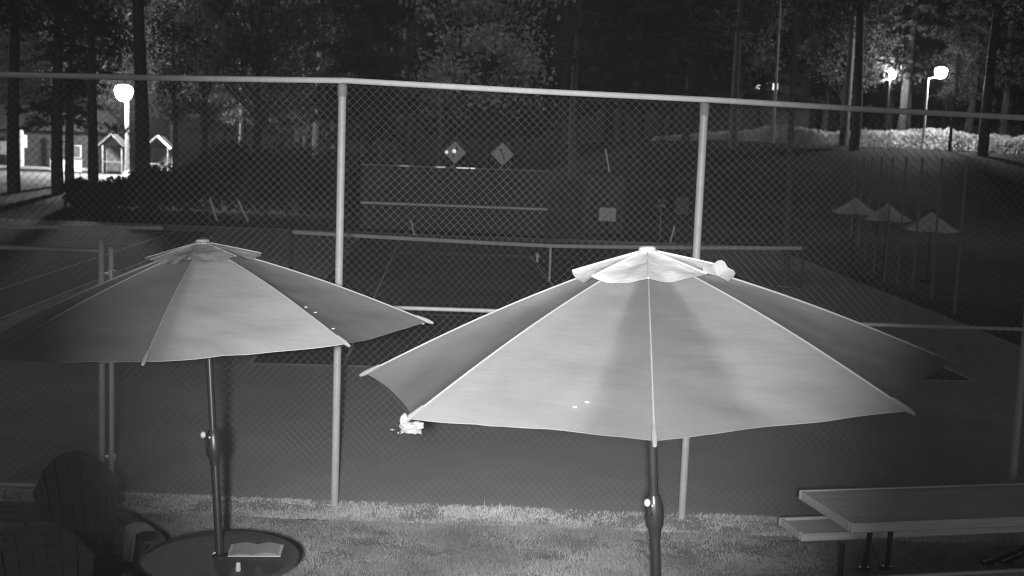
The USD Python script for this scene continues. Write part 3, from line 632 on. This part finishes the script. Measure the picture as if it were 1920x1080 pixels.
# ------------------------------------------------------------------ street lamps and what they light
def street_lamp(label, x, y, z0, zt, dx, mat, r, pole_r=.13, polemat='trim_white'):
    t = thing('street_lamp', label, 'street lamp', (x, y, z0))
    h = zt - z0
    part(t, 'pole', MB().tube([(0, 0, 0), (0, 0, h * .5), (0, 0, h - r * .9)], [pole_r * 1.2, pole_r, pole_r * .9], 14), polemat)
    part(t, 'base', MB().lathe([(0, 0), (pole_r * 2.2, 0), (pole_r * 2.0, .15), (pole_r * 1.3, .4), (0, .42)], seg=18), polemat)
    part(t, 'bracket', MB().tube([(0, 0, h - r * 1.1), (dx * .5, -.05, h - r * .9), (dx, -.1, h - r * .95)], .05, 8), polemat)
    part(t, 'globe', MB().lathe([(0, -1.0 * r), (.45 * r, -.93 * r), (.8 * r, -.62 * r), (1.0 * r, -.1 * r), (1.08 * r, .35 * r), (.9 * r, .72 * r), (.45 * r, .93 * r), (0, .97 * r)], (dx, -.1, h)), mat, smooth=True)
    part(t, 'cap', MB().lathe([(r * .3, r * .97), (r * .22, r * 1.08), (0, r * 1.2), (0, r * .98), (r * .3, r * .95), (r * .3, r * .97)], (dx, -.1, h)), 'dark_metal')
street_lamp('very bright street lamp on a white pole among the trees at far left', -29.15, 88.6, 0.0, 6.15, -.2, 'lamp_glow', .60, .16)
street_lamp('bright street lamp on the hilltop with a lit white pole at right', 25.75, 75.5, 4.0, 8.85, .75, 'lamp_glow_right', .36, .075)
street_lamp('smaller bright street lamp left of the hilltop lamp', 27.85, 90.0, 4.0, 9.56, 0.0, 'lamp_glow_right', .34, .07, 'bark')
# buildings at far left
def box_part(t, name, c, s, mat, **k): return part(t, name, MB().box(c, s, bevel=.01), mat, **k)
ho = thing('lodge', 'dark low lodge with lit windows and pale columns at the far left edge', 'building', (-43.0, 101.0, 0))
box_part(ho, 'wall', (0, 0, 1.6), (16, 6, 3.2), 'timber_dark')
rf = part(ho, 'roof', MB().add(trimesh.convex.convex_hull([(-8.6, -3.9, 3.15), (8.6, -3.9, 3.15), (8.6, 3.9, 3.15), (-8.6, 3.9, 3.15), (-8.0, 0, 5.2), (8.0, 0, 5.2)])), 'roof_shingle', smooth=False)
box_part(ho, 'porch_floor', (0, -4.0, .10), (16, 2.0, .20), 'concrete')
for x, w, z, h, m in ((-.62, .75, 1.55, 1.3, 'window_glow'), (1.95, .95, 2.2, .95, 'window_glow'), (.55, .45, 1.6, 1.0, 'window_glow_dim'), (5.0, .7, 1.5, .9, 'window_glow_dim'), (6.6, .6, 1.5, .9, 'window_glow_dim'), (-3, 1.0, 1.6, 1.1, 'window_glow_dim')):
    wd = box_part(ho, 'window', (x, -3.02, z), (w + .16, .08, h + .16), 'trim_white')
    part(wd, 'pane', MB().box((x, -3.068, z), (w, .02, h)), m)
for x in (-6.5, -3.6, -.1 + .05, 2.75, 5.6):
    co = part(ho, 'column', MB().tube([(x, -4.7, .2), (x, -4.7, 3.14)], .17, 12), 'trim_white')
wl = thing('garden_wall', 'low white wall lit by the street lamp at far left', 'wall', (-35.6, 93.5, 0))
box_part(wl, 'wall_body', (0, 0, .45), (2.4, .3, .9), 'trim_white'); box_part(wl, 'coping', (0, 0, .93), (2.55, .4, .06), 'concrete')
def kiosk(label, x, y, dim):
    t = thing('kiosk', label, 'kiosk', (x, y, 0))
    for sx in (-.75, .75):
        for sy in (-.5, .5): box_part(t, 'corner_post', (sx, sy, 1.1), (.12, .12, 2.2), 'wall_paint')
    box_part(t, 'back_panel', (0, .4, 1.1), (1.4, .06, 2.0), 'timber_dark')
    box_part(t, 'counter', (0, -.42, .9), (1.4, .3, .08), 'wall_paint')
    for s in (-1, 1):
        part(t, 'roof_slope', MB().bar((0, 0, 3.05), (s * 1.05, 0, 2.12), 1.5, .06, (0, 0, 1)), 'roof_shingle')
        part(t, 'roof_edge', MB().bar((0, -.77, 3.07), (s * 1.06, -.77, 2.12), .05, .16, (0, 0, 1)), 'trim_white' if s > 0 and not dim else 'roof_shingle')  # right edge whitened: lamp light on that side put into the colour
kiosk('small gabled kiosk with a bright roof edge right of the street lamp', -28.6 * 92 / 95, 92.0, False)
kiosk('dim small gabled kiosk left of the bright street lamp pole', -31.6, 93.0, True)
hh = thing('hill_house', 'dark house on the hill behind trees with a few tiny lit windows', 'building', (19.3, 101, 4.0))
box_part(hh, 'wall', (0, 0, 3.0), (9, 7, 6.0), 'timber_dark')
part(hh, 'roof', MB().add(trimesh.convex.convex_hull([(-4.9, -3.9, 5.95), (4.9, -3.9, 5.95), (4.9, 3.9, 5.95), (-4.9, 3.9, 5.95), (-4.5, 0, 8.6), (4.5, 0, 8.6)])), 'roof_shingle', smooth=False)
for x, w in ((.05, .55), (.85, .28), (1.55, .42)):
    wd = box_part(hh, 'window', (x, -3.52, 4.85), (w + .12, .06, .62), 'trim_white'); part(wd, 'pane', MB().box((x, -3.56, 4.85), (w, .02, .5)), 'window_glow')

# hedge on the hilltop
def leaf_cloud(P, size, seed, up=.0):
    g = np.random.default_rng(seed); n = len(P)
    a = g.normal(size=(n, 3)) + [0, 0, up]; a /= np.linalg.norm(a, axis=1, keepdims=True); b = np.cross(a, g.normal(size=(n, 3))); b /= np.linalg.norm(b, axis=1, keepdims=True)
    s = (size * g.uniform(.6, 1.4, n))[:, None]
    V = np.stack([P - a * s, P + b * s * .55, P + a * s, P - b * s * .55], 1).reshape(-1, 3); k = np.arange(n)[:, None] * 4
    return trimesh.Trimesh(V, np.vstack([k + [0, 1, 2], k + [0, 2, 3]]), process=False)
g = np.random.default_rng(5)
n = 70000; hx = g.uniform(9, 40, n); hd = g.uniform(-.8, .8, n)
hgt = 1.12 * (.62 + .5 * meshkit.fbm(np.stack([hx * .35, 0 * hx, 0 * hx], -1), 3, 6) + .35 * g.random(n) * meshkit.fbm(np.stack([hx * 3.1, hd, 0 * hx], -1), 3, 26)); hy = 78.0 + hd + .6 * np.sin(hx * .3)
hgt = hgt * (.15 + .85 * S((hx - 9) / 9)); hz = height(hx, hy) + hgt * g.random(n) ** .7 * (1 - .3 * hd ** 2)
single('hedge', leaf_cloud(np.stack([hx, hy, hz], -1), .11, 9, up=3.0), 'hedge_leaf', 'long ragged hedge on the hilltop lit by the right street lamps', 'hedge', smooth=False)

g = np.random.default_rng(15)
n = 22000; hx = g.uniform(-19.5, -5.2, n); hd = g.uniform(-1, 1, n); hy = 51.5 + hd * .8
hgt = (1.0 + 1.3 * S((hx + 19) / 7)) * (.6 + .8 * meshkit.fbm(np.stack([hx * .7, 0 * hx, 0 * hx], -1), 4, 16) + .5 * g.random(n) * meshkit.fbm(np.stack([hx * 3, hd * 2, 0 * hx], -1), 3, 27))
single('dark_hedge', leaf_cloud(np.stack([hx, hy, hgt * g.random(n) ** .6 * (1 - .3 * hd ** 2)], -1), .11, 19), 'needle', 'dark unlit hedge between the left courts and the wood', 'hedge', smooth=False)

# ------------------------------------------------------------------ trees
def limbs_and_leaves(kind, seed):
    g = np.random.default_rng(seed); wood, pts = MB(), []
    if kind == 'pine':
        Ht = 21; tr = [(.25 * math.sin(z * .25 + seed), .2 * math.cos(z * .21 + seed), z) for z in np.linspace(-.4, Ht, 14)]
        wood_tr = MB().tube(tr, np.linspace(.30, .04, 14), 10)
        for z in np.arange(4.2, Ht - .5, .42):
            for q in range(g.integers(2, 5)):
                a = g.uniform(0, 2 * PI); L = (1 - (z - 4) / (Ht - 3)) ** .8 * 3.4 * g.uniform(.5, 1.1) + .3
                b = np.array([np.interp(z, [p[2] for p in tr], [p[0] for p in tr]), np.interp(z, [p[2] for p in tr], [p[1] for p in tr]), z])
                e = b + [math.cos(a) * L, math.sin(a) * L, -.18 * L + g.normal(0, .1)]
                wood.tube([b, (b + e) / 2 + [0, 0, .1], e], [.045, .03, .01], 4, False)
                m = int(26 * L) + 6; u = g.uniform(.15, 1.05, m)[:, None]
                pts.append(b * (1 - u) + e * u + g.normal(0, 1, (m, 3)) * [.28, .28, .16] * (1.2 - u * .5))
        lf = leaf_cloud(np.vstack(pts), .17, seed)
    elif kind == 'broad':
        Ht = 6.2; tr = [(0, 0, -.4), (.08, .05, 2), (.0, .1, 4), (.15, 0, Ht)]
        wood_tr = MB().tube(tr, [.27, .22, .18, .11], 10)
        for k in range(46):
            a = g.uniform(0, 2 * PI); rr = 3.7 * math.sqrt(g.random()); zc = 8.7 + g.uniform(-3.1, 3.8)
            sh_ = math.sqrt(max(.05, 1 - ((zc - 8.7) / 4.1) ** 2)); c = np.array([math.cos(a) * rr * sh_, math.sin(a) * rr * sh_, zc])
            b = np.array([.05, .05, min(Ht, max(2.6, zc - 2.5))])
            wood.tube([b, (b + c) / 2 + g.normal(0, .2, 3), c], [.08, .05, .015], 5, False)
            m = g.integers(90, 240); pts.append(c + g.normal(0, 1, (m, 3)) * g.uniform(.35, .75) * [1, 1, .7])
        lf = leaf_cloud(np.vstack(pts), .13, seed)
    else:                                                               # bare tall trunk with a crown high above
        Ht = 19; tr = [(.15 * math.sin(z * .3 + seed), 0, z) for z in np.linspace(-.4, Ht, 10)]
        wood_tr = MB().tube(tr, np.linspace(.36, .10, 10), 12)
        for k in range(34):
            z = g.uniform(8.5, Ht + 1); a = g.uniform(0, 2 * PI); L = g.uniform(.8, 3.0); b = np.array([0, 0, min(z - .5, Ht)]); e = np.array([math.cos(a) * L, math.sin(a) * L, z])
            wood.tube([b, (b + e) / 2, e], [.06, .04, .012], 4, False)
            m = g.integers(60, 150); pts.append(e + g.normal(0, 1, (m, 3)) * .55)
        lf = leaf_cloud(np.vstack(pts), .16, seed)
    return wood_tr, wood, lf
SRC = {}
def tree(kind, x, y, s, rot, label, group=None):
    z = float(height(x, y)); mats = {'pine': ('bark', 'needle'), 'broad': ('bark', 'leaf_mid'), 'centre': ('bark', 'leaf_pale'), 'trunk': ('bark', 'needle'), 'pale': ('bark_pale', 'needle')}
    name = {'pine': 'pine_tree', 'broad': 'leafy_tree', 'centre': 'pale_leafy_tree', 'trunk': 'tall_tree', 'pale': 'pale_trunk_tree'}[kind]
    if kind in SRC: return copy_of(SRC[kind], (x, y, z), label, rot, s, group)
    base = {'centre': 'broad', 'pale': 'trunk'}.get(kind, kind)
    proto = thing(name, label, 'tree', (0, 0, 0), group)
    tr, li, lf = limbs_and_leaves(base, {'pine': 3, 'broad': 8, 'centre': 15, 'trunk': 23, 'pale': 31}[kind])
    x_ = UsdGeom.Xform(proto); x_.ClearXformOpOrder(); x_.AddTransformOp().Set(placed((x, y, z), rot, s))
    part(proto, 'trunk', tr, mats[kind][0]); part(proto, 'limbs', li, mats[kind][0], smooth=False); part(proto, 'crown', lf, mats[kind][1], smooth=False)
    SRC[kind] = proto
    return proto
tree('centre', -1.6, 55.0, 1.0, .4, 'pale leafy tree standing above the fence at the top middle')
tree('trunk', -25.6, 60.5, .95, 0, 'dark tree trunk at the far left edge before the lit lodge')
tree('trunk', -23.6, 61.0, .9, 1.2, 'dark trunk second from the left edge, before the lit lodge')
tree('trunk', -21.5, 60.0, .8, 2.2, 'dark trunk between the lodge column and the street lamp')
tree('trunk', -18.95, 59.5, 1.1, 4.0, 'dark trunk just right of the bright street lamp pole')
tree('pale', -16.5, 57.0, .45, .5, 'slender pale trunk rising left of the left fence post')
tree('trunk', 20.3, 72.0, .9, 3.0, 'dark trunk breaking the lit hedge right of the slim pole')
tree('pale', 20.95, 76.3, .85, 1.0, 'lit pale trunk rising from the hedge left of the hilltop lamp')
tree('trunk', 28.1, 71.5, .95, 5.0, 'dark trunk breaking the lit hedge right of the hilltop lamp')
tree('trunk', 26.6, 73.0, .32, 5.6, 'thin dark sapling at the foot of the hilltop lamp')
tree('pale', 12.7, 70.0, .75, 2.0, 'faint pale trunk right of the right fence post')
tree('pale', 3.2, 68.0, .7, 3.0, 'faint pale trunk right of the pale leafy tree')
tree('broad', 22.3, 82.0, .85, 1.0, 'leafy tree lit from beside by the smaller hilltop lamp')
tree('broad', 15.6, 84.0, 1.0, 2.0, 'leafy tree above the lit house windows on the hill')
tree('broad', -13.5, 62.0, 1.05, 2.6, 'leafy tree filling the top left between lamp and fence post')
tree('broad', -20.5, 78.0, 1.1, 3.3, 'leafy tree right behind the bright street lamp halo')
tree('pine', -8.2, 66.0, .9, 0.2, 'dark pine left of the pale leafy tree')
tree('pine', 6.4, 64.0, 1.0, 1.0, 'dark pine directly right of the pale leafy tree')
tree('pine', 10.6, 76.0, 1.0, 2.0, 'dark pine behind the hilltop hedge at its dim left end')
tree('pine', 18.0, 88.0, .9, 4.2, 'dark pine beside the lit house windows')
tree('pine', 31.8, 84.0, 1.0, 3.2, 'dark pine behind the hedge near the right edge')
tree('pine', 25.0, 98.0, 1.0, 2.5, 'dark pine behind the two hilltop lamps')
tree('pine', -27.0, 72.0, .95, 5.1, 'dark pine at the upper left corner')
ut = thing('utility_pole', 'slim pale utility pole rising from the hedge left of the tall grey pole', 'pole', (16.25, 75.6, float(height(16.25, 75.6))))
part(ut, 'shaft', MB().tube([(0, 0, -.2), (-.1, 0, 9)], [.11, .08], 10), 'galvanised_dull'); part(ut, 'cross_arm', MB().box((-.1, 0, 8.6), (1.4, .1, .1)), 'bark')
# the far wood, one mass
fo = UsdGeom.PointInstancer.Define(stage, '/World/far_wood')
keys(fo.GetPrim(), label='dark mass of far trees filling the top of the view', category='wood', kind='stuff')
protos = []
for k, (kd, mt, sd) in enumerate((('pine', 'needle', 41), ('broad', 'leaf_mid', 42), ('trunk', 'needle', 43))):
    root = UsdGeom.Xform.Define(stage, f'/World/far_wood/kind_of_{kd}').GetPrim(); tr, li, lf = limbs_and_leaves(kd, sd)
    part(root, 'trunk', tr, 'bark'); part(root, 'crown', lf, mt, smooth=False); protos.append(root.GetPath())
pos, idx, ori, sc = [], [], [], []
g = np.random.default_rng(12)
for row, (y, n, w) in enumerate(((92, 22, 48), (104, 26, 58), (118, 30, 68), (134, 34, 80), (150, 34, 92))):
    for k in range(n):
        x = -w + 2 * w * (k + g.uniform(.1, .9)) / n; yy = y + g.uniform(-5, 5)
        if (-50 < x < -24 and yy < 108) or (13 < x < 27 and yy < 105): continue
        pos.append(Gf.Vec3f(x, yy, float(height(x, yy)))); idx.append(int(g.choice([0, 0, 1, 2]))); a = g.uniform(0, 2 * PI) / 2
        ori.append(Gf.Quath(math.cos(a), 0, 0, math.sin(a))); s = float(g.uniform(.85, 1.35)); sc.append(Gf.Vec3f(s, s, s * 1.05))
fo.CreatePrototypesRel().SetTargets(protos); fo.CreateProtoIndicesAttr(idx); fo.CreatePositionsAttr(pos); fo.CreateOrientationsAttr(ori); fo.CreateScalesAttr(sc)

# ------------------------------------------------------------------ the lamp's own body, on its post behind the camera
sl = stage.GetPrimAtPath('/World/security_lamp'); UsdGeom.Xform.Define(stage, '/World/security_lamp')
keys(sl, label='security lamp on a post behind the viewpoint lighting the patio', category='lamp')
part(sl, 'housing', MB().box(LAMP_AT + [0, -.18, .0], (.26, .18, .20), bevel=.02), 'dark_metal')
part(sl, 'post', MB().tube([LAMP_AT * [1, 1, 0] + [0, -.33, 0], LAMP_AT + [0, -.33, .1]], .05, 12), 'dark_metal')
part(sl, 'bracket', MB().bar(LAMP_AT + [0, -.33, 0], LAMP_AT + [0, -.2, 0], .05, .05), 'dark_metal')

# ------------------------------------------------------------------ night air
usdkit.material(stage, '/World/Looks/night_air', {'v': ('principled_volume', {'color': (.9, .9, .9), 'density': 0.0003, 'anisotropy': 0.0})}, volume='v.volume')
hz_ = trimesh.creation.box((620, 560, 50)); hz_.apply_translation((0, 190, 22.5))
single('haze', hz_, 'night_air', 'thin night haze over the courts', 'haze', kind='stuff', smooth=False)
